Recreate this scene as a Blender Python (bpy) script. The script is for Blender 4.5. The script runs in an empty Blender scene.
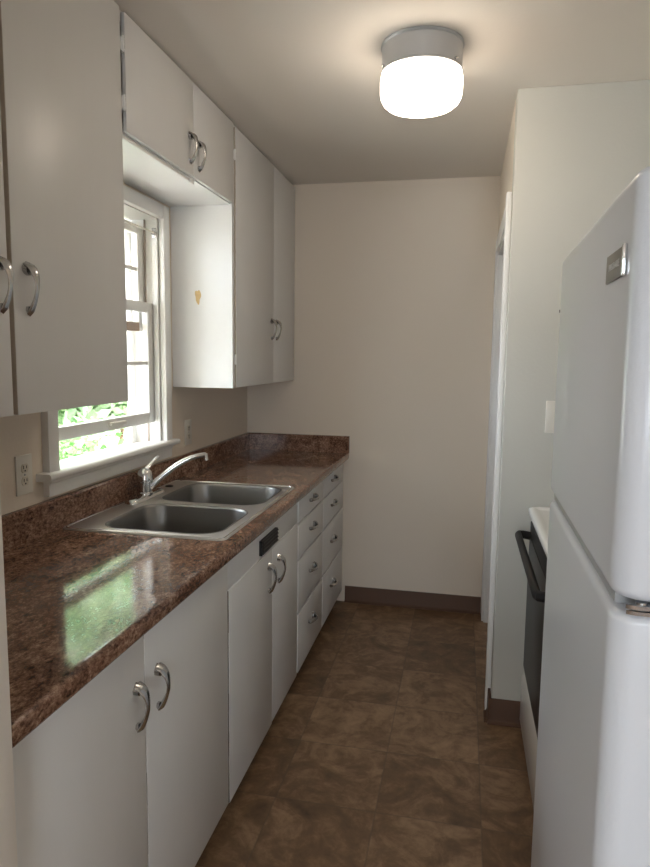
import bpy, bmesh, math, random
from mathutils import Vector, Matrix
random.seed(7)
S=bpy.context.scene
COL=S.collection
PI=math.pi

# ------------------------------------------------------------ materials
def newmat(name):
    m=bpy.data.materials.new(name); m.use_nodes=True
    nt=m.node_tree; b=nt.nodes['Principled BSDF']
    return m,nt,b
def plain(name,col,rough=.5,metal=0,bump=0,bscale=60,coat=0,var=0,stretch=(1,1,1),spec=None):
    m,nt,b=newmat(name)
    b.inputs['Base Color'].default_value=(*col,1); b.inputs['Roughness'].default_value=rough
    b.inputs['Metallic'].default_value=metal; b.inputs['Coat Weight'].default_value=coat
    if spec is not None: b.inputs['Specular IOR Level'].default_value=spec
    if bump or var:
        tc=nt.nodes.new('ShaderNodeTexCoord'); mp=nt.nodes.new('ShaderNodeMapping'); mp.inputs['Scale'].default_value=stretch
        nt.links.new(tc.outputs['Object'],mp.inputs[0])
        n=nt.nodes.new('ShaderNodeTexNoise'); n.inputs['Scale'].default_value=bscale; n.inputs['Detail'].default_value=4
        nt.links.new(mp.outputs[0],n.inputs['Vector'])
        if bump:
            bp=nt.nodes.new('ShaderNodeBump'); bp.inputs['Strength'].default_value=bump; bp.inputs['Distance'].default_value=.002
            nt.links.new(n.outputs[0],bp.inputs['Height']); nt.links.new(bp.outputs[0],b.inputs['Normal'])
        if var:
            mx=nt.nodes.new('ShaderNodeMixRGB'); mx.inputs[1].default_value=(*[c*(1-var) for c in col],1); mx.inputs[2].default_value=(*[min(1,c*(1+var)) for c in col],1)
            nt.links.new(n.outputs[0],mx.inputs[0]); nt.links.new(mx.outputs[0],b.inputs['Base Color'])
    return m
M={}
M['stub']=plain('pale grey green wall paint',(.60,.585,.525),.6,bump=.25,bscale=90)
M['wall']=plain('cream wall paint',(.80,.70,.585),.6,bump=.25,bscale=90)
M['ceil']=plain('ceiling paint',(.79,.735,.67),.75,bump=.2,bscale=120)
M['cab']=plain('white cabinet enamel',(.76,.75,.735),.33,bump=.25,bscale=30,stretch=(1,1,.12),var=.015)
M['cablit']=plain('white window-lit cabinet enamel',(.87,.86,.845),.4,bump=.2,bscale=30,var=.015)  # lighter copy of the cabinet enamel, window light put into the colour
M['trim']=plain('white trim gloss',(.86,.845,.815),.3,bump=.15,bscale=40,var=.02)
M['edgeshade']=plain('grimy gap-shaded wood edge',(.10,.07,.05),.8,var=.5,bscale=60)  # bare edge, darkened so the colour carries the door gap's shade
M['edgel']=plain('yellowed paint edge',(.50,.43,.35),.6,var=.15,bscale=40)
M['gap']=plain('dark gap shade',(.03,.022,.018),.8)  # near-black colour holds the shade of the gap
M['base']=plain('brown vinyl cove base',(.115,.060,.036),.55,spec=.25)
M['toe']=plain('dark toe kick',(.06,.045,.035),.7)
M['steel']=plain('brushed stainless steel',(.62,.60,.58),.42,metal=1,bump=.15,bscale=200,stretch=(1,.05,1))
M['bowl']=plain('satin stainless bowl',(.25,.245,.24),.38,metal=1,bump=.1,bscale=150,stretch=(1,1,.1))
M['chrome']=plain('chrome plate',(.72,.72,.72),.12,metal=1)
M['oldchrome']=plain('worn chrome plate',(.50,.50,.50),.22,metal=1,var=.2,bscale=90)
M['nickel']=plain('satin grey metal',(.45,.45,.45),.38,metal=.35)
M['black']=plain('black plastic',(.012,.012,.013),.35)
M['rubber']=plain('grey seal',(.30,.29,.27),.6)
M['plate']=plain('ivory outlet plate',(.78,.74,.66),.35)
M['outlet']=plain('ivory outlet face',(.70,.64,.53),.4)
M['fridge']=plain('white appliance enamel',(.74,.76,.80),.28,bump=.12,bscale=350,coat=.2)
M['stovew']=plain('white porcelain enamel',(.82,.81,.78),.2,coat=.4)
M['blackglass']=plain('black oven glass',(.010,.009,.009),.35,spec=.25)
M['oven']=plain('dark grey oven panel',(.022,.020,.019),.5,spec=.2)
M['badge']=plain('brushed badge metal',(.26,.24,.215),.4,metal=.7)
M['letters']=plain('pale badge letters',(.60,.58,.55),.4)
M['wood']=plain('bare weathered wood',(.36,.25,.18),.7,var=.25,bscale=25,stretch=(8,1,8))
M['chip']=plain('bare yellow primer patch',(.72,.52,.25),.6,var=.2,bscale=60)
M['track']=plain('worn window track',(.45,.38,.33),.7,var=.35,bscale=30,stretch=(4,4,.4))
M['bark']=plain('shrub bark',(.16,.10,.06),.9,var=.3,bscale=20)
M['lawn']=plain('dry garden ground',(.55,.52,.46),.95,var=.4,bscale=14)
M['siding']=plain('pale pinkish house wall',(.72,.62,.57),.8,var=.05,bscale=4)
M['oroof']=plain('grey shingle roof',(.18,.17,.16),.9,var=.2,bscale=18)
M['coil']=plain('dark burner coil',(.03,.03,.03),.5)
M['floor2']=None

def leafmat(name,c1,c2):
    m,nt,b=newmat(name)
    oi=nt.nodes.new('ShaderNodeNewGeometry'); r=nt.nodes.new('ShaderNodeValToRGB')
    r.color_ramp.elements[0].color=(*c1,1); r.color_ramp.elements[1].color=(*c2,1)
    nt.links.new(oi.outputs['Random Per Island'],r.inputs[0]); nt.links.new(r.outputs[0],b.inputs['Base Color'])
    b.inputs['Roughness'].default_value=.5
    t=nt.nodes.new('ShaderNodeBsdfTranslucent'); nt.links.new(r.outputs[0],t.inputs[0])
    mx=nt.nodes.new('ShaderNodeMixShader'); mx.inputs[0].default_value=.45
    nt.links.new(b.outputs[0],mx.inputs[1]); nt.links.new(t.outputs[0],mx.inputs[2])
    nt.links.new(mx.outputs[0],nt.nodes['Material Output'].inputs[0])
    return m
M['leafa']=leafmat('bright green leaves',(.08,.25,.05),(.30,.50,.20))
M['leafb']=leafmat('pale green leaves',(.16,.32,.13),(.62,.72,.50))

def glassmat():
    m,nt,b=newmat('window glass')
    t=nt.nodes.new('ShaderNodeBsdfTransparent'); g=nt.nodes.new('ShaderNodeBsdfGlossy'); g.inputs['Roughness'].default_value=.02
    mx=nt.nodes.new('ShaderNodeMixShader'); mx.inputs[0].default_value=.05; nt.links.new(t.outputs[0],mx.inputs[1]); nt.links.new(g.outputs[0],mx.inputs[2])
    nt.links.new(mx.outputs[0],nt.nodes['Material Output'].inputs[0])
    return m
M['glass']=glassmat()

def shade():
    m,nt,b=newmat('glowing opal glass')
    b.inputs['Base Color'].default_value=(.9,.9,.88,1); b.inputs['Roughness'].default_value=.25
    b.inputs['Emission Color'].default_value=(1,.86,.70,1); b.inputs['Emission Strength'].default_value=LAMP
    return m
LAMP=7
M['shade']=shade()

def counter():
    m,nt,b=newmat('brown speckled laminate')
    N=nt.nodes.new; L=nt.links.new
    tc=N('ShaderNodeTexCoord')
    mp=N('ShaderNodeMapping'); mp.inputs['Scale'].default_value=(1.0,.62,1.0); mp.inputs['Rotation'].default_value=(0,0,.5)
    L(tc.outputs['Object'],mp.inputs[0])
    n1=N('ShaderNodeTexNoise'); n1.inputs['Scale'].default_value=120; n1.inputs['Detail'].default_value=8; n1.inputs['Roughness'].default_value=.75; n1.inputs['Distortion'].default_value=.15
    n2=N('ShaderNodeTexNoise'); n2.inputs['Scale'].default_value=14; n2.inputs['Detail'].default_value=3; n2.inputs['Distortion'].default_value=1.2
    L(mp.outputs[0],n1.inputs['Vector']); L(mp.outputs[0],n2.inputs['Vector'])
    mx=N('ShaderNodeMath'); mx.operation='MULTIPLY_ADD'; mx.inputs[1].default_value=.28; L(n2.outputs[0],mx.inputs[0])
    sc=N('ShaderNodeMath'); sc.operation='MULTIPLY'; sc.inputs[1].default_value=.78; L(n1.outputs[0],sc.inputs[0]); L(sc.outputs[0],mx.inputs[2])
    r=N('ShaderNodeValToRGB'); cr=r.color_ramp
    cr.elements[0].position=.40; cr.elements[0].color=(.030,.015,.011,1)
    cr.elements[1].position=.68; cr.elements[1].color=(.52,.36,.26,1)
    for p,c in ((.465,(.105,.050,.031,1)),(.52,(.20,.105,.068,1)),(.585,(.31,.18,.12,1))):
        e=cr.elements.new(p); e.color=c
    L(mx.outputs[0],r.inputs[0]); L(r.outputs[0],b.inputs['Base Color'])
    b.inputs['Roughness'].default_value=.09; b.inputs['Specular IOR Level'].default_value=.38
    bp=N('ShaderNodeBump'); bp.inputs['Strength'].default_value=.12; bp.inputs['Distance'].default_value=.001
    n3=N('ShaderNodeTexNoise'); n3.inputs['Scale'].default_value=18; L(tc.outputs['Object'],n3.inputs['Vector'])
    L(n3.outputs[0],bp.inputs['Height']); L(bp.outputs[0],b.inputs['Normal'])
    return m
M['counter']=counter()

def floor():
    m,nt,b=newmat('slate tile sheet vinyl')
    N=nt.nodes.new; L=nt.links.new
    tc=N('ShaderNodeTexCoord')
    mp=N('ShaderNodeMapping'); T=.3375
    mp.inputs['Scale'].default_value=(1/T,1/T,1); mp.inputs['Location'].default_value=(-.036/T,-.285/T,0)
    L(tc.outputs['Object'],mp.inputs[0])
    fl=N('ShaderNodeVectorMath'); fl.operation='FLOOR'; L(mp.outputs[0],fl.inputs[0])
    wn=N('ShaderNodeTexWhiteNoise'); wn.noise_dimensions='2D'; L(fl.outputs[0],wn.inputs['Vector'])
    fr=N('ShaderNodeVectorMath'); fr.operation='FRACTION'; L(mp.outputs[0],fr.inputs[0])
    sx=N('ShaderNodeSeparateXYZ'); L(fr.outputs[0],sx.inputs[0])
    def edge(o):
        a=N('ShaderNodeMath'); a.operation='SUBTRACT'; L(o,a.inputs[0]); a.inputs[1].default_value=.5
        c=N('ShaderNodeMath'); c.operation='ABSOLUTE'; L(a.outputs[0],c.inputs[0]); return c
    ex,ey=edge(sx.outputs[0]),edge(sx.outputs[1])
    mxx=N('ShaderNodeMath'); mxx.operation='MAXIMUM'; L(ex.outputs[0],mxx.inputs[0]); L(ey.outputs[0],mxx.inputs[1])
    gl=N('ShaderNodeMapRange'); gl.inputs['From Min'].default_value=.488; gl.inputs['From Max'].default_value=.497; L(mxx.outputs[0],gl.inputs['Value'])
    # offset noise per tile
    ad=N('ShaderNodeVectorMath'); ad.operation='MULTIPLY_ADD'; L(wn.outputs['Color'],ad.inputs[0]); ad.inputs[1].default_value=(9,9,9); L(tc.outputs['Object'],ad.inputs[2])
    n1=N('ShaderNodeTexNoise'); n1.inputs['Scale'].default_value=5.5; n1.inputs['Detail'].default_value=9; n1.inputs['Roughness'].default_value=.62; n1.inputs['Distortion'].default_value=1.4
    L(ad.outputs[0],n1.inputs['Vector'])
    n2=N('ShaderNodeTexNoise'); n2.inputs['Scale'].default_value=22; n2.inputs['Detail'].default_value=9; n2.inputs['Roughness'].default_value=.7; n2.inputs['Distortion'].default_value=.5
    L(ad.outputs[0],n2.inputs['Vector'])
    r=N('ShaderNodeValToRGB'); cr=r.color_ramp
    cr.elements[0].position=.30; cr.elements[0].color=(.075,.046,.027,1)
    cr.elements[1].position=.72; cr.elements[1].color=(.46,.30,.175,1)
    e=cr.elements.new(.50); e.color=(.200,.116,.062,1)
    ma=N('ShaderNodeMath'); ma.operation='MULTIPLY_ADD'; L(n2.outputs[0],ma.inputs[0]); ma.inputs[1].default_value=.34
    mb=N('ShaderNodeMath'); mb.operation='MULTIPLY_ADD'; L(n1.outputs[0],mb.inputs[0]); mb.inputs[1].default_value=.60
    mc=N('ShaderNodeMath'); mc.operation='MULTIPLY'; L(wn.outputs['Value'],mc.inputs[0]); mc.inputs[1].default_value=.12
    L(mc.outputs[0],mb.inputs[2]); L(mb.outputs[0],ma.inputs[2]); L(ma.outputs[0],r.inputs[0])
    g=N('ShaderNodeMixRGB'); g.inputs[2].default_value=(.10,.075,.055,1); L(r.outputs[0],g.inputs[1])
    gm=N('ShaderNodeMath'); gm.operation='MULTIPLY'; gm.inputs[1].default_value=.4; L(gl.outputs[0],gm.inputs[0]); L(gm.outputs[0],g.inputs[0])
    L(g.outputs[0],b.inputs['Base Color'])
    b.inputs['Roughness'].default_value=.42
    bp=N('ShaderNodeBump'); bp.inputs['Strength'].default_value=.35; bp.inputs['Distance'].default_value=.002
    L(n1.outputs[0],bp.inputs['Height']); L(bp.outputs[0],b.inputs['Normal'])
    return m
M['floor']=floor()

# ------------------------------------------------------------ mesh helpers
def box(bm,a,b,bev=0,seg=2,rot=None):
    a=Vector(a);b=Vector(b)
    lo=Vector([min(a[i],b[i]) for i in range(3)]); hi=Vector([max(a[i],b[i]) for i in range(3)])
    vs=[bm.verts.new((x,y,z)) for x in (lo.x,hi.x) for y in (lo.y,hi.y) for z in (lo.z,hi.z)]
    F=[(0,1,3,2),(4,6,7,5),(0,4,5,1),(2,3,7,6),(0,2,6,4),(1,5,7,3)]
    fs=[bm.faces.new([vs[i] for i in f]) for f in F]
    if bev:
        es=set(e for f in fs for e in f.edges)
        bmesh.ops.bevel(bm,geom=list(es),offset=bev,segments=seg,profile=.5,affect='EDGES')
    return vs
def cyl(bm,p0,p1,r0,r1=None,n=32,caps=True):
    r1=r0 if r1 is None else r1
    p0=Vector(p0);p1=Vector(p1);d=(p1-p0).normalized()
    u=d.orthogonal().normalized();v=d.cross(u)
    A=[bm.verts.new(p0+(u*math.cos(2*PI*i/n)+v*math.sin(2*PI*i/n))*r0) for i in range(n)]
    B=[bm.verts.new(p1+(u*math.cos(2*PI*i/n)+v*math.sin(2*PI*i/n))*r1) for i in range(n)]
    for i in range(n): bm.faces.new((A[i],A[(i+1)%n],B[(i+1)%n],B[i]))
    if caps: bm.faces.new(A[::-1]); bm.faces.new(B)
def lathe(bm,c,prof,n=48,axis='z'):
    c=Vector(c); rings=[]
    for r,z in prof:
        if r<1e-6: rings.append([bm.verts.new(c+Vector((0,0,z)))])
        else: rings.append([bm.verts.new(c+Vector((r*math.cos(2*PI*i/n),r*math.sin(2*PI*i/n),z))) for i in range(n)])
    for A,B in zip(rings,rings[1:]):
        for i in range(n):
            j=(i+1)%n
            if len(A)==1 and len(B)==1: continue
            if len(A)==1: bm.faces.new((A[0],B[i],B[j]))
            elif len(B)==1: bm.faces.new((A[i],A[j],B[0]))
            else: bm.faces.new((A[i],A[j],B[j],B[i]))
def tube(bm,pts,rad,n=14,flat=1.0,up=Vector((0,0,1)),caps=True):
    pts=[Vector(p) for p in pts]; rings=[]
    if not hasattr(rad,'__len__'): rad=[rad]*len(pts)
    for k,p in enumerate(pts):
        d=(pts[min(k+1,len(pts)-1)]-pts[max(k-1,0)]).normalized()
        s=d.cross(up)
        s=d.orthogonal() if s.length<1e-4 else s
        s.normalize(); t=s.cross(d)
        rings.append([bm.verts.new(p+(s*math.cos(2*PI*i/n)+t*flat*math.sin(2*PI*i/n))*rad[k]) for i in range(n)])
    for A,B in zip(rings,rings[1:]):
        for i in range(n): bm.faces.new((A[i],A[(i+1)%n],B[(i+1)%n],B[i]))
    if caps: bm.faces.new(rings[0][::-1]); bm.faces.new(rings[-1])
def prism(bm,prof,axis,a,b):
    # prof: list of 2D points, extruded along axis from a to b
    def P(p,t):
        if axis=='y': return (p[0],t,p[1])
        if axis=='x': return (t,p[0],p[1])
        return (p[0],p[1],t)
    A=[bm.verts.new(P(p,a)) for p in prof]; B=[bm.verts.new(P(p,b)) for p in prof]
    n=len(prof)
    for i in range(n): bm.faces.new((A[i],A[(i+1)%n],B[(i+1)%n],B[i]))
    bm.faces.new(A[::-1]); bm.faces.new(B)
def rrect(x0,x1,y0,y1,r,n=8):
    out=[]
    for cx,cy,a0 in ((x1-r,y1-r,0),(x0+r,y1-r,PI/2),(x0+r,y0+r,PI),(x1-r,y0+r,1.5*PI)):
        for i in range(n+1):
            a=a0+PI/2*i/n; out.append((cx+r*math.cos(a),cy+r*math.sin(a)))
    return out
def part(name,bm,mat,parent=None,smooth=True,label=None,kind=None,weld=False,ang=35):
    if weld: bmesh.ops.remove_doubles(bm,verts=bm.verts,dist=1e-5)
    bmesh.ops.recalc_face_normals(bm,faces=bm.faces)
    wl=Vector((0,0,0)); q=parent
    while q: wl+=q.location; q=q.parent
    if parent is None:
        # origin at the base centre of the mesh
        xs=[v.co for v in bm.verts]
        lo=Vector([min(v[i] for v in xs) for i in range(3)]);hi=Vector([max(v[i] for v in xs) for i in range(3)])
        own=Vector(((lo.x+hi.x)/2,(lo.y+hi.y)/2,lo.z)) if kind!='structure' else Vector((0,0,0))
        wl=own
    for v in bm.verts: v.co-=wl
    me=bpy.data.meshes.new(name); bm.to_mesh(me); bm.free()
    if mat: me.materials.append(mat if not isinstance(mat,str) else M[mat])
    if smooth:
        me.shade_smooth(); me.set_sharp_from_angle(angle=math.radians(ang))
    o=bpy.data.objects.new(name,me); COL.objects.link(o)
    if parent: o.parent=parent
    else: o.location=wl
    if label: o['label']=label
    if kind: o['kind']=kind
    return o
def thing(name,loc,label,cat,group=None):
    o=bpy.data.objects.new(name,None); o.empty_display_size=.1; COL.objects.link(o); o.location=loc
    o['label']=label; o['category']=cat
    if group: o['group']=group
    return o
def bx(name,mat,parent,*boxes,bev=0,seg=2,**k):
    bm=bmesh.new()
    for a,b in boxes: box(bm,a,b,bev,seg)
    return part(name,bm,mat,parent,**k)
def struct(name,mat,*boxes,bev=0,parent=None,**k):
    return bx(name,mat,parent,*boxes,bev=bev,kind='structure' if parent is None else None,**k)

# ------------------------------------------------------------ measures
YB=3.784; H=2.459; XU=.2935; ZU=1.334; XP=1.4374; YP=2.608; XR=2.28; CT=.914
WY0,WY1,WZ0,WZ1=1.85,2.625,1.085,2.045     # window opening

# ------------------------------------------------------------ setting
struct('floor','floor',((-1.4,-3.0,-.1),(3.4,YB+.12,0)))
struct('ceiling','ceil',((-1.4,-3.0,H),(3.4,YB+.12,H+.15)))
struct('wall_back','wall',((-.14,YB,0),(3.4,YB+.12,H)))
struct('wall_left','wall',((-.14,.8,0),(0,WY0,H)),((-.14,WY1,0),(0,YB,H)),((-.14,WY0,0),(0,WY1,WZ0)),((-.14,WY0,WZ1),(0,WY1,H)))
struct('wall_near_left','ceil',((-1.4,.70,0),(.642,.80,H)),bev=.002)
# partition behind the stove + wall of the passage with a doorway
DY0,DY1,DZ=2.755,3.665,2.04
struct('wall_partition','stub',((XP,YP,0),(XR,YP+.1,H)),bev=.004)
struct('wall_passage','wall',((XP,YP+.1,0),(XP+.1,DY0,H)),((XP,DY1,0),(XP+.1,YB,H)),((XP,DY0,DZ),(XP+.1,DY1,H)))
struct('wall_right','wall',((XR,.70,0),(XR+.1,YP+.1,H)))
struct('wall_hall','wall',((3.3,YP+.1,0),(3.4,YB,H)))
struct('wall_hall_near','wall',((XR,YP,0),(3.3,YP+.1,H)))
struct('wall_near_right','wall',((XR,.60,0),(3.4,.70,H)))
struct('wall_living_left','wall',((-1.4,-2.9,0),(-1.3,.70,H)))
struct('wall_living_right','wall',((3.3,-2.9,0),(3.4,.60,H)))
# unseen wall behind the camera; two window openings added to let daylight in
struct('wall_front','wall',((-1.4,-3.0,0),(3.4,-2.9,.75)),((-1.4,-3.0,2.15),(3.4,-2.9,H)),((-1.4,-3.0,.75),(.0,-2.9,2.15)),((.8,-3.0,.75),(1.5,-2.9,2.15)),((2.4,-3.0,.75),(3.4,-2.9,2.15)))
for k,(a,b) in enumerate(((.0,.8),(1.5,2.4))):
    struct('window_%d'%(k+2),'trim',((a,-2.97,.75),(a+.05,-2.93,2.15)),((b-.05,-2.97,.75),(b,-2.93,2.15)),((a,-2.97,.75),(b,-2.93,.80)),((a,-2.97,2.10),(b,-2.93,2.15)),((a,-2.97,1.42),(b,-2.93,1.47)))

# doorway casing: near leg, far leg, head
struct('door_1','trim',((XP-.020,DY0-.065,0),(XP,DY0,DZ+.075)),((XP-.011,DY1,0),(XP,YB-.003,DZ+.075)),((XP-.011,DY0,DZ),(XP,DY1,DZ+.075)),
       ((XP,DY0,0),(XP+.1,DY0+.018,DZ)),((XP,DY1-.018,0),(XP+.1,DY1,DZ)),((XP,DY0,DZ-.018),(XP+.1,DY1,DZ)),bev=.003)
# cove baseboards
def cove(name,axis,a,b,pos,sgn,h=.098):
    bm=bmesh.new()
    prof=[(0,0),(.018,0),(.018,.003),(.009,.008),(.0045,.017),(.0035,h-.003),(.002,h),(0,h)]
    pr=[(pos+sgn*p,z) for p,z in prof]
    prism(bm,pr,axis,a,b)
    return part(name,bm,'base',kind='structure',ang=60)
cove('baseboard_back','x',.62,XP-.013,YB,-1)
bm=bmesh.new()
prof=[(0,0),(.018,0),(.018,.003),(.009,.008),(.0045,.017),(.0035,.102),(.002,.105),(0,.105)]
prism(bm,[(YP-p,z) for p,z in prof],'x',XP-.012,XR)
prism(bm,[(XP-(p+.008 if p else 0),z) for p,z in prof],'y',YP-.006,DY0-.066)
part('baseboard_partition',bm,'base',kind='structure',ang=60)

# ------------------------------------------------------------ window above the sink
cs=.055; ct=.026
w=struct('window_1','trim',((0,WY0-cs,1.10),(ct,WY0,WZ1+cs)),((0,WY1,1.10),(ct,WY1+cs,WZ1+cs)),((0,WY0,WZ1),(ct,WY1,WZ1+cs)),bev=.003)
bm=bmesh.new()   # jamb lining with parting stops
for a,b in (((-.14,WY0-.001,WZ0),(0,WY0+.004,WZ1)),((-.14,WY1-.004,WZ0),(0,WY1+.001,WZ1)),((-.14,WY0,WZ1-.004),(0,WY1,WZ1+.001))): box(bm,a,b)
for y0,y1 in ((WY0,WY0+.012),(WY1-.012,WY1)):
    box(bm,(-.024,y0,WZ0),(0.0,y1,WZ1),.002); 
part('window_frame',bm,'trim',w)
bm=bmesh.new(); box(bm,(-.062,WY1-.010,WZ0),(-.056,WY1-.004,WZ1)); box(bm,(-.062,WY0+.004,WZ0),(-.056,WY0+.010,WZ1))
part('parting_strip',bm,'track',w,label='worn brownish sash track')
bm=bmesh.new()
prism(bm,[(-.03,1.082),(.042,1.082),(.05,1.086),(.054,1.093),(.052,1.101),(.046,1.106),(-.03,1.106)],'y',1.762,2.703)
part('window_sill',bm,'trim',w,ang=50)
bm=bmesh.new()
prism(bm,[(-.17,1.070),(-.03,1.082),(-.03,1.104),(-.17,1.085)],'y',WY0+.003,WY1-.003)
part('outer_sill',bm,'trim',w)
bm=bmesh.new()
prism(bm,[(0,1.028),(.020,1.028),(.022,1.034),(.022,1.066),(.030,1.074),(.030,1.082),(0,1.082)],'y',WY0-cs,WY1+cs)
part('apron',bm,'trim',w)
def sash(name,x0,x1,z0,z1,st,rb,rt,zm):
    y0,y1=WY0+.006,WY1-.006
    bm=bmesh.new()
    box(bm,(x0,y0,z0),(x1,y0+st,z1),.003); box(bm,(x0,y1-st,z0),(x1,y1,z1),.003)
    box(bm,(x0,y0+st,z0),(x1,y1-st,z0+rb),.003); box(bm,(x0,y0+st,z1-rt),(x1,y1-st,z1),.003)
    box(bm,(x0+.004,y0+st,zm-.008),(x1-.004,y1-st,zm+.008),.003)
    s=part(name,bm,'trim',w)
    bm=bmesh.new(); xm=(x0+x1)/2
    box(bm,(xm-.0015,y0+st-.004,z0+rb-.004),(xm+.0015,y1-st+.004,z1-rt+.004))
    part('pane',bm,'glass',s,smooth=False)
    return s
ls=sash('lower_sash',-.055,-.027,1.186,1.694,.048,.046,.042,1.441)
us=sash('upper_sash',-.092,-.064,1.575,2.005,.055,.035,.03,1.83)
bx('weathered_rail','wood',us,((-.0925,WY0+.06,1.5745),(-.0635,WY1-.06,1.6105)),label='bare brown bottom rail')
bm=bmesh.new(); box(bm,(-.027,2.235,1.213),(-.012,2.345,1.219),.002); box(bm,(-.027,2.235,1.190),(-.024,2.345,1.216),.001); box(bm,(-.014,2.235,1.205),(-.011,2.345,1.218),.001)
part('sash_lift',bm,'plate',ls)
bm=bmesh.new(); cyl(bm,(-.012,WY0+.012,1.985),(-.012,WY1-.012,1.985),.004,n=12)
part('curtain_rod',bm,'plate',w,label='thin white curtain rod')
bm=bmesh.new(); cyl(bm,(-.012,WY1-.004,1.985),(-.012,WY1-.018,1.985),.012,n=20); box(bm,(-.022,WY1-.016,1.965),(-.002,WY1-.012,2.005),.002)
part('rod_bracket',bm,'oldchrome',w)
# storm frame outside
bm=bmesh.new()
x0,x1=-.135,-.118
for a,b in (((x0,WY0+.005,1.09),(x1,WY0+.045,2.035)),((x0,WY1-.045,1.09),(x1,WY1-.005,2.035)),((x0,WY0+.045,1.99),(x1,WY1-.045,2.035))): box(bm,a,b,.002)
part('storm_frame',bm,'trim',w)

# ------------------------------------------------------------ handles
def handle(parent,c,length=.104,horiz=False,name='handle'):
    """curved drawer/door pull: flared fan end at the top (or far end), tapering arched bar, small pointed foot. c = centre on the face; sticks out to +X"""
    c=Vector(c); bm=bmesh.new(); OUT=.024
    def W(o,a,s): # out, along(+ = flared end), side
        return c+(Vector((o,a,s)) if horiz else Vector((o,-s,a)))
    L=length; n=18; K=10
    rings=[]
    for i in range(n+1):
        t=i/n
        a=L*(.5-t); o=.004+OUT*(math.sin(PI*min(1,max(0,t))**.8)**.8)
        wd=.0060+.0105*max(0,1-t/.45)**1.1+.003*max(0,(t-.72)/.28)*(1 if t<.96 else 0.3)
        th=.0036+.0035*math.exp(-((t-.13)/.14)**2)+.0030*max(0,(t-.65)/.35)
        # tangent
        t2=min(1,t+.01);t1=max(0,t-.01)
        da=-L*(t2-t1); do=OUT*((math.sin(PI*t2**.8))**.8-(math.sin(PI*t1**.8))**.8) if 0<t<1 else (OUT if t==0 else -OUT)
        l=math.hypot(da,do) or 1; da/=l;do/=l
        ring=[]
        for k in range(K):
            an=2*PI*k/K; s=wd*math.cos(an); q=th*math.sin(an)*(1+.25*math.cos(3*an))
            ring.append(bm.verts.new(W(o+q*(-da),a+q*do,s)))
        rings.append(ring)
    for A,B in zip(rings,rings[1:]):
        for k in range(K): bm.faces.new((A[k],A[(k+1)%K],B[(k+1)%K],B[k]))
    bm.faces.new(rings[0]);bm.faces.new(rings[-1][::-1])
    # flared fan plate on the face
    fan=[(.53,-.006),(.57,0),(.53,.006),(.44,.0155),(.35,.014),(.30,.006),(.28,0),(.30,-.006),(.35,-.014),(.44,-.0155)]
    A=[bm.verts.new(W(0,L*p,s)) for p,s in fan]; B=[bm.verts.new(W(.010,L*(p*.9+.02),s*.8)) for p,s in fan]
    for i in range(len(fan)): j=(i+1)%len(fan); bm.faces.new((A[i],A[j],B[j],B[i]))
    bm.faces.new(A);bm.faces.new(B[::-1])
    ft=[(-.36,-.005),(-.36,.005),(-.44,.007),(-.54,0),(-.44,-.007)]
    A=[bm.verts.new(W(0,L*p,s)) for p,s in ft]; B=[bm.verts.new(W(.006,L*p*.99,s*.8)) for p,s in ft]
    for i in range(len(ft)): j=(i+1)%len(ft); bm.faces.new((A[i],A[j],B[j],B[i]))
    bm.faces.new(A);bm.faces.new(B[::-1])
    p=W(.006,L*.34,0); cyl(bm,p,p+Vector((.002,0,0)),.003,n=10)
    return part(name,bm,'oldchrome',parent,label='worn chrome arched pull with a flared end',ang=50)
def hinge(parent,x,y,z,h=.045):
    bm=bmesh.new(); cyl(bm,(x,y,z-h/2),(x,y,z+h/2),.0045,n=12); box(bm,(x-.004,y-.010,z-h*.4),(x-.001,y,z+h*.4))
    for k in (-1,0,1): cyl(bm,(x,y,z+k*h*.33-.001),(x,y,z+k*h*.33+.001),.0056,n=12)
    return part('hinge',bm,'cablit',parent)
def door(parent,x0,x1,y0,y1,z0,z1,hp=None,name='door',bev=.003,worn=None,**k):
    d=bx(name,'cab',parent,((x0,y0,z0),(x1,y1,z1)),bev=bev)
    if worn:   # chipped edge strip; the dark one also paints the gap's shade
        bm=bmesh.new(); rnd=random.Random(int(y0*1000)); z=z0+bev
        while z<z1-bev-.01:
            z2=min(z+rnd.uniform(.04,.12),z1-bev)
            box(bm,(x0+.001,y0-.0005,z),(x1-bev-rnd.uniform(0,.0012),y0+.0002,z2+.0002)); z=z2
        part('worn_shade_edge',bm,worn,d,smooth=False,label='worn chipped edge, painted dark for the gap shade on lower doors')
    if hp: handle(d,(x1,hp[0],hp[1]),**k)
    return d

# ------------------------------------------------------------ upper cabinets
def cabinet_body(parent,x1,y0,y1,z0,z1,t=.018,back=True,name='body',mat='cablit',frame=True):
    bm=bmesh.new()
    box(bm,(.001,y0,z0),(x1,y0+t,z1)); box(bm,(.001,y1-t,z0),(x1,y1,z1))
    box(bm,(.001,y0+t,z0),(x1,y1-t,z0+t)); box(bm,(.001,y0+t,z1-t),(x1,y1-t,z1)); box(bm,(.001,y0+t,z0+t),(.008,y1-t,z1-t))
    return part(name,bm,mat,parent,smooth=False)
ZT=H-.002; XF=XU-.019
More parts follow.
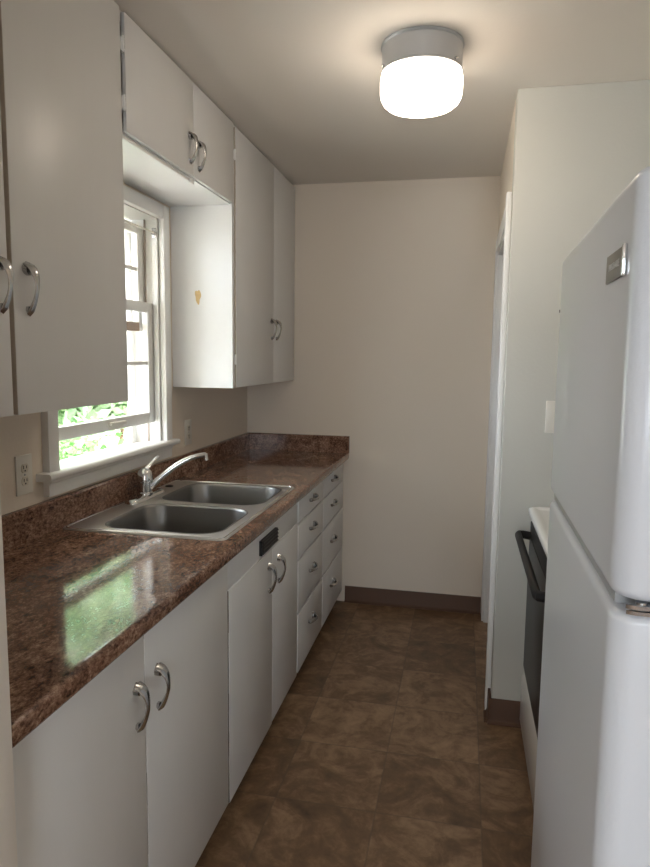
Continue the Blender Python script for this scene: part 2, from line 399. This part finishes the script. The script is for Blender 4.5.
# near cabinet
c=thing('wall_cabinet',(.15,1.3,ZU),'tall white wall cabinet nearest the camera, left of the window, with two doors','cabinet')
cabinet_body(c,XF,.802,1.806,ZU,ZT)
bx('face_frame','cablit',c,((XF-.014,1.28,ZU+.0185),(XF-.006,1.33,ZT-.0185)),((XF-.0005,.802,ZT-.03),(XF+.004,1.806,ZT)))
door(c,XF+.0045,XU,.806,1.290,ZU+.002,ZT-.006,(1.262,1.622),bev=.0015,length=.11)
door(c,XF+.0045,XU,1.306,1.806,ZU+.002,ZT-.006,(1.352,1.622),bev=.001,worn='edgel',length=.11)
bx('catch_plate','chrome',c,((XF+.004,1.8061,1.46),(XU-.004,1.8075,1.50)))
# over window
c=thing('wall_cabinet',(.15,2.27,2.119),'short white wall cabinet bridging above the window, two small doors','cabinet')
cabinet_body(c,XF,1.8075,2.743,2.119,ZT)
bx('face_frame','cablit',c,((XF-.0005,1.829,2.119),(XF+.004,2.743,2.14)),((XF-.0005,1.829,ZT-.03),(XF+.004,2.743,ZT)),((XF-.0005,2.735,2.135),(XF+.004,2.743,ZT-.025)))
bx('gap_shade','gap',c,((XF-.0005,1.808,2.135),(XF+.001,1.829,ZT-.004)),label='dark strip for the shade in the hinge-side slot')  # dark strip stands in for the shade inside the slot
d=door(c,XF+.0045,XU,1.833,2.322,2.122,ZT-.006,(2.283,2.212),length=.10)
hinge(d,XU-.004,1.826,2.36); hinge(d,XU-.004,1.826,2.20)
d=door(c,XF+.0045,XU,2.3235,2.738,2.122,ZT-.006,(2.360,2.205),length=.10)
bm=bmesh.new(); box(bm,(XU-.03,1.83,2.108),(XU-.018,2.33,2.1185),.002); box(bm,(XU-.022,2.32,2.102),(XU-.012,2.35,2.119),.002)
part('loose_bottom_strip',bm,'trim',c,label='loose white strip under the left door')
# far cabinet
c=thing('wall_cabinet',(.15,3.26,ZU),'tall white wall cabinet right of the window, reaching the back wall','cabinet')
b=cabinet_body(c,XF,2.744,YB-.002,ZU,ZT)
bx('face_frame','cablit',c,((XF-.0005,2.744,ZU),(XF+.010,2.768,ZT)),((XF-.0005,2.744,ZT-.03),(XF+.004,YB-.002,ZT)))
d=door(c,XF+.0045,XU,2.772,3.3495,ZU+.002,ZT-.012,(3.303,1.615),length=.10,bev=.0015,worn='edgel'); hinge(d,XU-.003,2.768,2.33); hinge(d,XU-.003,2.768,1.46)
d=door(c,XF+.0045,XU,3.3505,YB-.006,ZU+.002,ZT-.012,(3.392,1.615),length=.10)
bm=bmesh.new(); A=[]
for i in range(20):
    a=2*PI*i/20; r=1+.18*math.sin(3*a)+.1*math.cos(5*a)
    A.append((.126+.013*r*math.cos(a),1.733+.030*r*math.sin(a)))
vs=[bm.verts.new((x,2.7437,z)) for x,z in A]; vt=[bm.verts.new((x,2.7428,z)) for x,z in A]
for i in range(20): bm.faces.new((vs[i],vs[(i+1)%20],vt[(i+1)%20],vt[i]))
bm.faces.new(vs);bm.faces.new(vt[::-1])
part('worn_patch',bm,'chip',c,label='small yellow bare patch on the window side')
# ------------------------------------------------------------ base cabinets
XD=.606; XB=XD-.02; ZK=.072; ZTOP=CT-.039
def base_body(parent,y0,y1,t2=.018):
    bm=bmesh.new(); t=.018
    box(bm,(.001,y0,ZK),(XB-.001,y0+t,ZTOP)); box(bm,(.001,y1-t2,ZK),(XB-.001,y1,ZTOP))
    box(bm,(.001,y0+t,ZK),(XB-.001,y1-t2,ZK+t)); box(bm,(.001,y0+t,ZK+t),(.008,y1-t2,ZTOP))
    box(bm,(.45,y0,0),(.47,y1,ZK)); box(bm,(.02,y0,0),(.04,y1,ZK))
    part('body',bm,'cablit',parent,smooth=False)
    bx('toe_kick','toe',parent,((.4705,y0,0),(.480,y1,ZK-.001)))
def frame_rects(parent,rects,mat='cab'):
    bx('face_frame',mat,parent,*rects,bev=.001)
c=thing('base_cabinet',(.3,1.3,0),'white base cabinet nearest the camera, two tall doors under the counter','cabinet')
base_body(c,.802,1.805)
frame_rects(c,[((XB-.001,.802,ZK),(XB+.006,.84,ZTOP)),((XB-.016,1.26,ZK),(XB-.006,1.33,ZTOP)),((XB-.001,1.76,ZK),(XB+.006,1.795,ZTOP)),((XB-.001,.84,ZTOP-.02),(XB+.006,1.26,ZTOP)),((XB-.001,1.33,ZTOP-.02),(XB+.006,1.76,ZTOP))])
door(c,XB+.0065,XD,.806,1.278,.085,ZTOP-.003,(1.238,.709),bev=.0015)
door(c,XB+.0065,XD,1.2805,1.8045,.080,ZTOP-.003,(1.338,.705),bev=.0008,worn='edgeshade')
c=thing('base_cabinet',(.3,2.23,0),'white base cabinet below the sink, two doors under a vented rail','cabinet')
base_body(c,1.806,2.666,t2=.005)
frame_rects(c,[((XB-.001,1.806,.764),(XD-.003,2.664,ZTOP))])
frame_rects(c,[((XB-.0008,1.806,ZK),(XB+.0055,2.664,ZK+.025)),((XB-.001,1.806,ZK),(XB+.006,1.85,.764)),((XB-.001,2.24,ZK),(XB+.006,2.32,.764)),((XB-.001,2.62,ZK),(XB+.006,2.664,.764))])
door(c,XB+.0065,XD+.002,1.812,2.274,.076,.768,(2.226,.668),bev=.0015,worn='edgeshade')
door(c,XB+.0065,XD+.002,2.278,2.655,.080,.768,(2.350,.665))
bm=bmesh.new(); y0,y1,z0,z1=2.127,2.325,.781,.834
box(bm,(XD-.003,y0,z0),(XD+.001,y1,z1)); 
for k in range(4):
    z=z0+.006+k*.0135; prism(bm,[(XD+.001,z),(XD+.012,z-.002),(XD+.013,z+.001),(XD+.001,z+.008)],'y',y0+.004,y1-.004)
box(bm,(XD+.001,y0,z0),(XD+.008,y0+.005,z1)); box(bm,(XD+.001,y1-.005,z0),(XD+.008,y1,z1)); box(bm,(XD+.001,y0,z1-.004),(XD+.008,y1,z1))
part('vent_grille',bm,'black',c,label='black louvred vent grille')
c=thing('drawer_cabinet',(.3,3.22,0),'white drawer cabinet at the far end, two columns of four drawers','cabinet')
base_body(c,2.667,YB-.002)
zs=[ZK+.004,.354,.597,.759,ZTOP-.004]
fr=[((XB-.0012,2.670,ZTOP-.012),(XB+.0055,YB-.004,ZTOP-.001)),((XB-.001,2.667,ZK),(XB+.006,2.685,ZTOP)),((XB-.001,3.165,ZK),(XB+.006,3.20,ZTOP)),((XB-.001,3.735,ZK),(XB+.012,YB-.002,ZTOP))]
for z in zs[1:-1]: fr+= [((XB-.001,2.685,z-.01),(XB+.005,3.165,z+.01)),((XB-.001,3.20,z-.01),(XB+.005,3.735,z+.01))]
frame_rects(c,fr)
for (y0,y1,ym) in ((2.676,3.178,2.915),(3.188,3.74,3.415)):
    for k in range(4):
        z0,z1=zs[k]+.003,zs[k+1]-.004
        zc={0:.24,1:.488,2:.688,3:.822}[k]
        d=door(c,XB+.0065,XD+.002,y0,y1,z0,z1,None,name='drawer',bev=.005)
        handle(d,(XD+.002,ym,zc),length=.095,horiz=True)

# ------------------------------------------------------------ counter
bm=bmesh.new(); y0,y1=.802,YB-.001; zb=CT-.038
hx0,hx1,hy0,hy1=.065,.562,1.85,2.672
box(bm,(.001,y0,zb),(.585,hy0,CT)); box(bm,(.001,hy1,zb),(.585,y1,CT)); box(bm,(.001,hy0,zb),(hx0,hy1,CT)); box(bm,(hx1,hy0,zb),(.585,hy1,CT))
pf=[(.585,zb),(.624,zb),(.629,zb+.002),(.631,zb+.007),(.6315,zb+.020),(.631,CT-.006),(.6295,CT-.0025),(.626,CT),(.617,CT+.0004),(.604,CT),(.585,CT)]
prism(bm,pf,'y',y0,y1)
cnt=part('countertop',bm,'counter',None,ang=50,weld=True)
cnt['label']='long brown speckled laminate countertop with rolled front edge along the left wall'; cnt['category']='countertop'
bm=bmesh.new()
prism(bm,[(.001,CT),(.021,CT),(.021,1.008),(.016,1.014),(.001,1.014)],'y',y0,y1)
prism(bm,[(y1,CT),(y1-.020,CT),(y1-.020,1.008),(y1-.015,1.014),(y1,1.014)],'x',.0215,.634)
part('backsplash',bm,'counter',cnt,ang=30)

# ------------------------------------------------------------ sink
s=thing('kitchen_sink',(.306,2.26,.74),'double bowl stainless steel sink set into the brown counter','sink')
ZR=CT+.005
basins=[(.133,.545,1.872,2.240,.085),(.133,.550,2.292,2.660,.085)]
bm=bmesh.new()
outer=rrect(.030,.583,1.836,2.694,.022,6)
loops=[outer]+[rrect(*b[:5],10) for b in basins]
edges=[]
for lp in loops:
    vs=[bm.verts.new((x,y,ZR)) for x,y in lp]
    for i in range(len(vs)): edges.append(bm.edges.new((vs[i],vs[(i+1)%len(vs)])))
bmesh.ops.triangle_fill(bm,use_beauty=True,use_dissolve=False,edges=edges)
# outer lip
ov=[(x,y) for x,y in outer]
o2=rrect(.026,.587,1.832,2.698,.026,6)
A=[v for v in bm.verts][:len(outer)]
B=[bm.verts.new((x,y,CT+.0008)) for x,y in o2]
for i in range(len(A)): bm.faces.new((A[i],A[(i+1)%len(A)],B[(i+1)%len(A)],B[i]))
part('rim',bm,'steel',s,weld=True,ang=20)
bm=bmesh.new(); rr_=rrect(.036,.577,1.842,2.688,.020,6)
tube(bm,[(x,y,ZR) for x,y in rr_]+[(rr_[0][0],rr_[0][1],ZR)],.0022,8,caps=False)
part('rim_bead',bm,'chrome',s)
for bi,(x0,x1,y0,y1,r) in enumerate(basins):
    bm=bmesh.new(); prev=None
    steps=[(ZR+.0005,-.004),(ZR+.002,-.001),(ZR,.003),(ZR-.008,.007),(.78,.014),(.738,.022),(.722,.040),(.717,.070)]
    for z,ins in steps:
        rr=max(.02,r-ins*.5)
        cur=[bm.verts.new((x,y,z)) for x,y in rrect(x0+ins,x1-ins,y0+ins,y1-ins,rr,10)]
        if prev:
            for i in range(len(cur)): bm.faces.new((prev[i],prev[(i+1)%len(cur)],cur[(i+1)%len(cur)],cur[i]))
        prev=cur
    bm.faces.new(prev)
    bo=part('basin',bm,'bowl',s,ang=60)
    bm=bmesh.new(); cx,cy=(x0+x1)/2,(y0+y1)/2
    lathe(bm,(cx,cy,.7175),[(.045,0),(.045,.003),(.038,.0035),(.030,.001),(0,.001)],32)
    part('drain',bm,'chrome',bo)
bm=bmesh.new(); lathe(bm,(.068,2.55,ZR),[(.017,0),(.017,.003),(.012,.006),(0,.006)],24)
part('hole_cover',bm,'black',s,label='small dark hole cover')

# ------------------------------------------------------------ faucet
FY=2.318; FX=.076; Z0=ZR+.0005
f=thing('faucet',(FX,FY,Z0),'chrome single lever kitchen faucet at the back of the sink','faucet')
bm=bmesh.new(); prev=None
for z,ins in ((Z0,0),(Z0+.008,.001),(Z0+.014,.006),(Z0+.016,.012)):
    cur=[bm.verts.new((x,y,z)) for x,y in rrect(FX-.029+ins,FX+.029-ins,FY-.128+ins,FY+.128-ins,.0285-ins,10)]
    if prev:
        for i in range(len(cur)): bm.faces.new((prev[i],prev[(i+1)%len(cur)],cur[(i+1)%len(cur)],cur[i]))
    else: bm.faces.new(cur)
    prev=cur
bm.faces.new(prev); part('deck_plate',bm,'chrome',f)
bm=bmesh.new(); lathe(bm,(FX,FY,Z0+.014),[(.031,0),(.031,.008),(.026,.012),(.025,.048),(.030,.054),(.030,.074),(.026,.090),(.015,.101),(0,.104)],32)
part('faucet_body',bm,'chrome',f)
bm=bmesh.new(); zt=Z0+.110
tube(bm,[(FX,FY,zt-.012),(FX+.004,FY+.004,zt+.004),(FX+.010,FY+.025,zt+.018),(FX+.018,FY+.055,zt+.036),(FX+.021,FY+.072,zt+.044)],[.016,.014,.0085,.0085,.006],12,.6)
part('lever',bm,'chrome',f)
bm=bmesh.new(); tip=Vector((.290,2.415,1.079)); st=Vector((FX+.018,FY+.006,.962))
pts=[]
dx=tip-st
ctrl=[st, st+Vector((dx.x*.30,dx.y*.30,.060)), st+Vector((dx.x*.66,dx.y*.66,.123)), tip+Vector((0,0,.006))]
for i in range(21):
    t=i/20; p=(1-t)**3*ctrl[0]+3*(1-t)**2*t*ctrl[1]+3*(1-t)*t*t*ctrl[2]+t**3*ctrl[3]; pts.append(p)
tube(bm,pts,[.0125-.003*(i/20) for i in range(21)],16)
cyl(bm,tip+Vector((-.003,0,.010)),tip+Vector((.001,0,-.016)),.0105,.0100,20)
part('spout',bm,'chrome',f)

# ------------------------------------------------------------ outlets
def outlet(y,z,label):
    t=thing('wall_outlet',(0,y,z-.06),label,'outlet')
    bx('cover_plate','plate',t,((.0005,y-.037,z-.06),(.006,y+.037,z+.06)),bev=.0025)
    for s in (-1,1):
        bm=bmesh.new(); zc=z+s*.0195
        prev=[(.0165*math.cos(a),.0135*max(-1,min(1,1.25*math.sin(a)))) for a in [2*PI*i/28 for i in range(28)]]
        A=[bm.verts.new((.0062,y+p[0],zc+p[1])) for p in prev];B=[bm.verts.new((.0078,y+p[0]*.95,zc+p[1]*.95)) for p in prev]
        for i in range(28): bm.faces.new((A[i],A[(i+1)%28],B[(i+1)%28],B[i]))
        bm.faces.new(B)
        r=part('receptacle',bm,'outlet',t)
        bx('slots','black',r,((.0079,y-.0075,zc-.001),(.0085,y-.0053,zc+.0085)),((.0079,y+.0053,zc-.001),(.0085,y+.0075,zc+.0075)),((.0079,y-.0025,zc-.0095),(.0085,y+.0025,zc-.0050)),smooth=False)
    bm=bmesh.new(); cyl(bm,(.0061,y,z),(.0075,y,z),.003,n=12); part('screw',bm,'nickel',t)
outlet(1.702,1.115,'ivory duplex outlet on the wall left of the window')
outlet(2.898,1.112,'cream duplex outlet on the wall between window and back corner')
t=thing('wall_switch',(1.628,YP,1.2),'white wall plate half hidden behind the fridge, above the stove','switch')
bx('cover_plate','plate',t,((1.591,YP-.007,1.198),(1.665,YP-.0005,1.320)),bev=.0025)
bx('toggle','outlet',t,((1.624,YP-.016,1.250),(1.632,YP-.0072,1.270)),bev=.002)
for z in (1.229,1.289):
    bm=bmesh.new(); cyl(bm,(1.628,YP-.0085,z),(1.628,YP-.0071,z),.003,n=12); part('screw',bm,'nickel',t)

# ------------------------------------------------------------ ceiling lamp
LX,LY=1.115,2.215
t=thing('ceiling_light',(LX,LY,2.26),'round flush ceiling light, grey metal collar over glowing white glass','lamp')
bm=bmesh.new(); lathe(bm,(LX,LY,0),[(.0,H-.0005),(.130,H-.0005),(.131,H-.006),(.1265,H-.010),(.1265,H-.078),(.129,H-.081),(.129,H-.086),(.122,H-.087),(.12,H-.02),(0,H-.02)],64)
part('mounting_collar',bm,'nickel',t)
bm=bmesh.new(); lathe(bm,(LX,LY,0),[(.118,H-.075),(.1215,H-.086),(.1275,H-.092),(.1300,H-.102),(.1305,H-.115),(.1300,H-.145),(.1275,H-.158),(.121,H-.171),(.109,H-.181),(.09,H-.187),(.05,H-.190),(.0,H-.191)],64)
part('glass_shade',bm,'shade',t)
for a in (3.6,5.7,1.6):
    d=Vector((math.cos(a),math.sin(a),0)); p=Vector((LX,LY,H-.074)); bm=bmesh.new(); cyl(bm,p+d*.126,p+d*.134,.004,n=12)
    part('thumb_screw',bm,'oldchrome',t)

# ------------------------------------------------------------ refrigerator
XFr=1.50; YN=.892; YF=1.652
r=thing('refrigerator',(1.86,1.3,0),'white top freezer refrigerator at the right edge, closest to the camera','refrigerator')
def slab(name,x0,x1,y0,y1,z0,z1,rv,rt,mat,parent,**k):
    """appliance door: rounded vertical front edges plus softened top and bottom"""
    bm=bmesh.new()
    n=8; prof=[(x1,y0),(x1,y1)]
    def outline(ins):
        a0,a1,b0,b1=x0+ins,x1,y0+ins,y1-ins; rr=max(rv-ins*.3,.004); o=[(a1,b0)]
        for i in range(n+1):
            a=-PI/2-PI/2*i/n; o.append((a0+rr+rr*math.cos(a),b0+rr+rr*math.sin(a)))
        for i in range(n+1):
            a=PI-PI/2*i/n; o.append((a0+rr+rr*math.cos(a),b1-rr+rr*math.sin(a)))
        o.append((a1,b1)); return o
    lv=[]
    for i in range(6):
        a=PI/2*i/5; lv.append((z0+rt-rt*math.cos(PI/2-a) if False else z0+rt*(1-math.sin(a)),rt*(1-math.cos(a))))
    low=[(z0+rt*(1-math.cos(PI/2*i/5)),rt*(1-math.sin(PI/2*i/5))) for i in range(6)]
    up=[(z1-rt*(1-math.sin(PI/2*i/5)),rt*(1-math.cos(PI/2*i/5))) for i in range(6)]
    prev=None
    for z,ins in low+up:
        cur=[bm.verts.new((x,y,z-(.018*max(0,(y-1.5)/.15)**2 if z>1.6 else 0))) for x,y in outline(ins)]
        if prev:
            for i in range(len(cur)): bm.faces.new((prev[i],prev[(i+1)%len(cur)],cur[(i+1)%len(cur)],cur[i]))
        else: bm.faces.new(cur)
        prev=cur
    bm.faces.new(prev)
    return part(name,bm,mat,parent,ang=40,**k)
bx('body','fridge',r,((XFr+.102,YN+.002,.025),(2.24,YF-.004,1.70)),bev=.006)
bx('door_seal','rubber',r,((XFr+.087,YN+.015,.12),(XFr+.101,YF-.015,1.150)),((XFr+.087,YN+.015,1.17),(XFr+.101,YF-.015,1.700)))
bx('toe_grille','black',r,((XFr+.08,YN+.02,.02),(XFr+.101,YF-.02,.09)),bev=.003)
for x in (XFr+.12,2.18):
    for y in (YN+.06,YF-.06):
        bm=bmesh.new(); cyl(bm,(x,y,0),(x,y,.0248),.018,n=16); part('foot',bm,'black',r)
fd=slab('freezer_door',XFr,XFr+.086,YN,YF,1.156,1.722,.036,.020,'fridge',r)
ld=slab('fridge_door',XFr,XFr+.086,YN,YF,.10,1.139,.036,.012,'fridge',r)
bx('divider','nickel',r,((XFr+.012,YN+.05,1.1395),(XFr+.086,YF-.01,1.1555)),smooth=False,label='grey strip between the two doors')
# middle hinge wraps round the near corner
bm=bmesh.new()
out=[];n=24; rr=.036
for i in range(n+1):
    a=PI+ PI/2*i/n*1.0
    out.append((XFr+rr-.0005+(rr+.001)*math.cos(a),YN+rr+(rr+.001)*math.sin(a)))
arc=[p for p in out if p[1]<YN+.004]
poly=arc+[(XFr+.075,YN-.002),(XFr+.075,YN+.028)]
prism(bm,poly,'z',1.1412,1.1466); prism(bm,[(x*.999+.0012,y+.0025) for x,y in poly],'z',1.1480,1.1537)
cyl(bm,(XFr+.038,YN+.016,1.1394),(XFr+.038,YN+.016,1.1555),.008,n=16)
part('hinge',bm,'oldchrome',r,label='chrome hinge plate at the near corner')
bm=bmesh.new(); cyl(bm,(XFr-.0015,YF-.030,1.588),(XFr+.014,YF-.030,1.588),.0035,n=12)
part('screw_cap',bm,'black',fd,label='tiny dark screw cap')
# badge
bd=bx('badge','badge',fd,((XFr-.004,.945,1.588),(XFr-.0002,1.061,1.628)),bev=.001,label='brushed metal name badge')
bx('badge_edge','chrome',bd,((XFr-.0065,.940,1.587),(XFr-.0002,.9475,1.629)),bev=.0015)
cu=bpy.data.curves.new('badge_text','FONT'); cu.body='FRIGIDAIRE'; cu.size=.0138; cu.extrude=.0004; cu.align_x='CENTER'; cu.align_y='CENTER'
to=bpy.data.objects.new('tmp_text',cu); COL.objects.link(to)
bpy.context.view_layer.update()
me=bpy.data.meshes.new_from_object(to); bpy.data.objects.remove(to)
bm=bmesh.new(); bm.from_mesh(me)
Mt=Matrix(((0,0,-1,XFr-.0045),(-1,0,0,1.005),(0,1,0,1.608),(0,0,0,1)))
bmesh.ops.transform(bm,matrix=Mt,verts=bm.verts)
part('lettering',bm,'letters',bd,smooth=False)
r.rotation_euler.z=-.0125; r.location=(1.8505,1.3,0)

# ------------------------------------------------------------ range
t=thing('kitchen_range',(1.9,2.2,0),'white kitchen range with black oven door beyond the fridge','stove')
SX=1.553; SY0,SY1=1.822,2.584
bx('body','stovew',t,((SX+.03,SY0,.03),(2.24,SY1,.885)),bev=.004)
for x in (SX+.08,2.2):
    for y in (SY0+.04,SY1-.04):
        bm=bmesh.new(); cyl(bm,(x,y,0),(x,y,.0298),.015,n=12); part('foot',bm,'black',t)
# cooktop with raised rolled rim
bm=bmesh.new(); prev=None
for z,ins in ((.886,.004),(.892,0),(.906,0),(.913,.004),(.916,.012),(.916,.022),(.911,.034),(.909,.045)):
    cur=[bm.verts.new((x,y,z)) for x,y in rrect(SX-.012+ins,2.235-ins,SY0-.002+ins,SY1+.002-ins,max(.012,.032-ins*.5),8)]
    if prev:
        for i in range(len(cur)): bm.faces.new((prev[i],prev[(i+1)%len(cur)],cur[(i+1)%len(cur)],cur[i]))
    else: bm.faces.new(cur)
    prev=cur
bm.faces.new(prev); ck=part('cooktop',bm,'stovew',t,ang=50)
for x in (1.74,2.02):
    for y,rr in ((2.01,.09),(2.40,.075)):
        bm=bmesh.new(); k=60; tube(bm,[(x+(.015+(rr-.015)*i/k)*math.cos(i*2*PI*3.5/k),y+(.015+(rr-.015)*i/k)*math.sin(i*2*PI*3.5/k),.918) for i in range(k+1)],.0055,8)
        b=part('burner',bm,'coil',t)
        bm=bmesh.new(); lathe(bm,(x,y,.9095),[(0,.0005),(rr,.001),(rr+.012,.004),(rr+.014,.001)],32); part('drip_pan',bm,'chrome',b)
bx('backguard','stovew',t,((2.18,SY0+.002,.917),(2.238,SY1-.002,1.08)),bev=.012,seg=3)
for y in (1.92,2.02,2.20,2.38,2.48):
    bm=bmesh.new(); cyl(bm,(2.179,y,1.0),(2.158,y,1.0),.018,.015,20); part('control_knob',bm,'black',t)
bx('vent_strip','black',t,((SX+.004,SY0+.006,.862),(SX+.030,SY1-.006,.885)),bev=.002,label='black strip under the cooktop')
od=bx('oven_door','oven',t,((SX,SY0+.004,.262),(SX+.029,SY1-.004,.858)),bev=.005,label='dark oven door')
bx('oven_window','blackglass',od,((SX-.002,SY0+.012,.275),(SX-.0001,SY1-.012,.80)),bev=.0008,label='black glass front')
bm=bmesh.new(); hz=.812
xh=SX-.048
pts=[(SX-.0005,SY1-.045,hz-.004),(SX-.03,SY1-.043,hz),(xh+.004,SY1-.046,hz),(xh,SY1-.058,hz)]+[(xh,SY1-.058-(SY1-SY0-.116)*i/6,hz) for i in range(1,7)]+[(xh+.004,SY0+.046,hz),(SX-.03,SY0+.043,hz),(SX-.0005,SY0+.045,hz-.004)]
tube(bm,pts,.0125,14,1.25)
part('oven_handle',bm,'oven',od,label='black bar handle')
bm=bmesh.new()
prism(bm,[(SX+.029,.035),(SX-.002,.035),(SX-.005,.045),(SX-.005,.225),(SX+.006,.252),(SX+.029,.256)],'y',SY0+.004,SY1-.004)
part('storage_drawer',bm,'stovew',t,ang=25)

# ------------------------------------------------------------ outdoors
o=struct('ground_1','lawn',((-30,-12,-.75),(-.15,25,-.6)))
def shrub(name,c,R,Hh,n,mat,label,group=None,lw=.05,seed=1):
    rnd=random.Random(seed)
    t=thing(name,(c[0],c[1],c[2]),label,'shrub',group)
    bm=bmesh.new()
    blobs=[(Vector((c[0]+rnd.uniform(-.5,.5)*R,c[1]+rnd.uniform(-.6,.6)*R,c[2]+Hh*rnd.uniform(.25,.9))),R*rnd.uniform(.35,.6)) for _ in range(22)]
    for _ in range(n):
        bc,br=rnd.choice(blobs)
        d=Vector((rnd.gauss(0,1),rnd.gauss(0,1),rnd.gauss(0,1))).normalized()
        p=bc+d*br*rnd.uniform(.6,1.05)
        if p.z<c[2]+.1: continue
        u=Vector((rnd.gauss(0,1),rnd.gauss(0,1),rnd.gauss(0,.6))).normalized()
        w_=u.cross(d); 
        if w_.length<.1: continue
        w_.normalize(); l=lw*rnd.uniform(.7,1.4)
        vs=[bm.verts.new(p),bm.verts.new(p+u*l*.5+w_*l*.28),bm.verts.new(p+u*l+d*l*.1),bm.verts.new(p+u*l*.5-w_*l*.28)]
        bm.faces.new(vs)
    part('foliage',bm,mat,t,smooth=False)
    bm=bmesh.new()
    for bc,br in blobs[:7]:
        b0=Vector((c[0]+rnd.uniform(-.08,.08),c[1]+rnd.uniform(-.08,.08),c[2]))
        tube(bm,[b0,(b0+bc)/2+Vector((rnd.uniform(-.1,.1),rnd.uniform(-.1,.1),0)),bc],[.03,.02,.008],8)
    part('stems',bm,'bark',t)
shrub('garden_shrub',(-2.0,4.7,-.6),.65,1.5,5200,'leafa','bright green leafy shrub nearest the window, left of centre in the open gap',None,.07,3)
shrub('garden_shrub',(-.85,7.2,-.6),.6,1.5,4200,'leafa','green shrub in front of the neighbouring house wall',None,.08,8)
tall=[(-3.0,7.15,1.1,4.9,'tallest leafy tree, filling the view through the window gap'),(-6.4,9.0,1.3,4.6,'leafy tree farther back, right of the far left tree'),(-6.2,4.4,1.4,4.0,'tall leafy tree at the far left of the garden')]
for k,(x,y,R_,h_,lb) in enumerate(tall):
    shrub('garden_tree',(x,y,-.6),R_,h_,6500,'leafb' if k==0 else 'leafa',lb,'leafy trees beyond the window',.20,20+k)
for ob in bpy.data.objects:
    if ob.name.startswith('garden_tree'): ob['category']='tree'
# neighbouring house: wall with window
t=thing('neighbor_house',(-1.6,9.4,-.6),'pale house wall with white windows seen through the upper panes','house')
bx('house_wall','siding',t,((-3.9,9.2,-.6),(.6,9.5,3.4)))
for a in (-.2,-1.3,-2.4,-3.4):
    for z in (.6,2.0):
        f_=bx('window_frame','trim',t,((a-.35,9.14,z),(a-.28,9.2,z+1.1)),((a+.28,9.14,z),(a+.35,9.2,z+1.1)),((a-.28,9.14,z),(a+.28,9.2,z+.07)),((a-.28,9.14,z+1.03),(a+.28,9.2,z+1.1)),((a-.28,9.14,z+.52),(a+.28,9.2,z+.57)))
bm=bmesh.new(); prism(bm,[(9.0,3.4),(9.0,3.5),(11,4.8),(11,3.4)],'x',-4.2,.9); part('roof',bm,'oroof',t)

# ------------------------------------------------------------ light
wd=bpy.data.worlds.new('World'); S.world=wd; wd.use_nodes=True
bg=wd.node_tree.nodes['Background']; bg.inputs[0].default_value=(.80,.90,1.0,1); bg.inputs[1].default_value=9.0
sd=bpy.data.lights.new('sun','SUN'); sd.energy=16; sd.angle=.02; sd.color=(1,.95,.86)
so=bpy.data.objects.new('sun',sd); COL.objects.link(so); so.rotation_euler=Vector((.55,-.25,.95)).to_track_quat('Z','Y').to_euler()
def portal(name,loc,rot,sx,sy):
    l=bpy.data.lights.new(name,'AREA'); l.shape='RECTANGLE'; l.size=sx; l.size_y=sy
    l.cycles.is_portal=True
    ob=bpy.data.objects.new(name,l); COL.objects.link(ob); ob.location=loc; ob.rotation_euler=rot
portal('sky_portal',(-.15,(WY0+WY1)/2,1.57),(0,-PI/2,0),.96,.77)
portal('sky_portal',(.4,-3.02,1.45),(PI/2,0,0),.8,1.4)
portal('sky_portal',(1.95,-3.02,1.45),(PI/2,0,0),.9,1.4)

# ------------------------------------------------------------ camera
yaw,pit,rol,fpx=.2073,-.1162,.012,653.8
F=Vector((-math.sin(yaw)*math.cos(pit),math.cos(yaw)*math.cos(pit),math.sin(pit)))
R=Vector((math.cos(yaw),math.sin(yaw),0)); U=R.cross(F)
R2=R*math.cos(rol)+U*math.sin(rol); U2=-R*math.sin(rol)+U*math.cos(rol)
cd=bpy.data.cameras.new('camera'); cd.sensor_fit='HORIZONTAL'; cd.sensor_width=36; cd.lens=fpx/650*36; cd.clip_start=.02
co=bpy.data.objects.new('camera',cd); COL.objects.link(co)
mw=Matrix((( R2.x,U2.x,-F.x,1.2805),(R2.y,U2.y,-F.y,0),(R2.z,U2.z,-F.z,1.475),(0,0,0,1)))
co.matrix_world=mw
S.camera=co
vs_=S.view_settings; vs_.view_transform='Standard'; vs_.look='None'; vs_.gamma=1; vs_.use_curve_mapping=False; vs_.exposure=.64
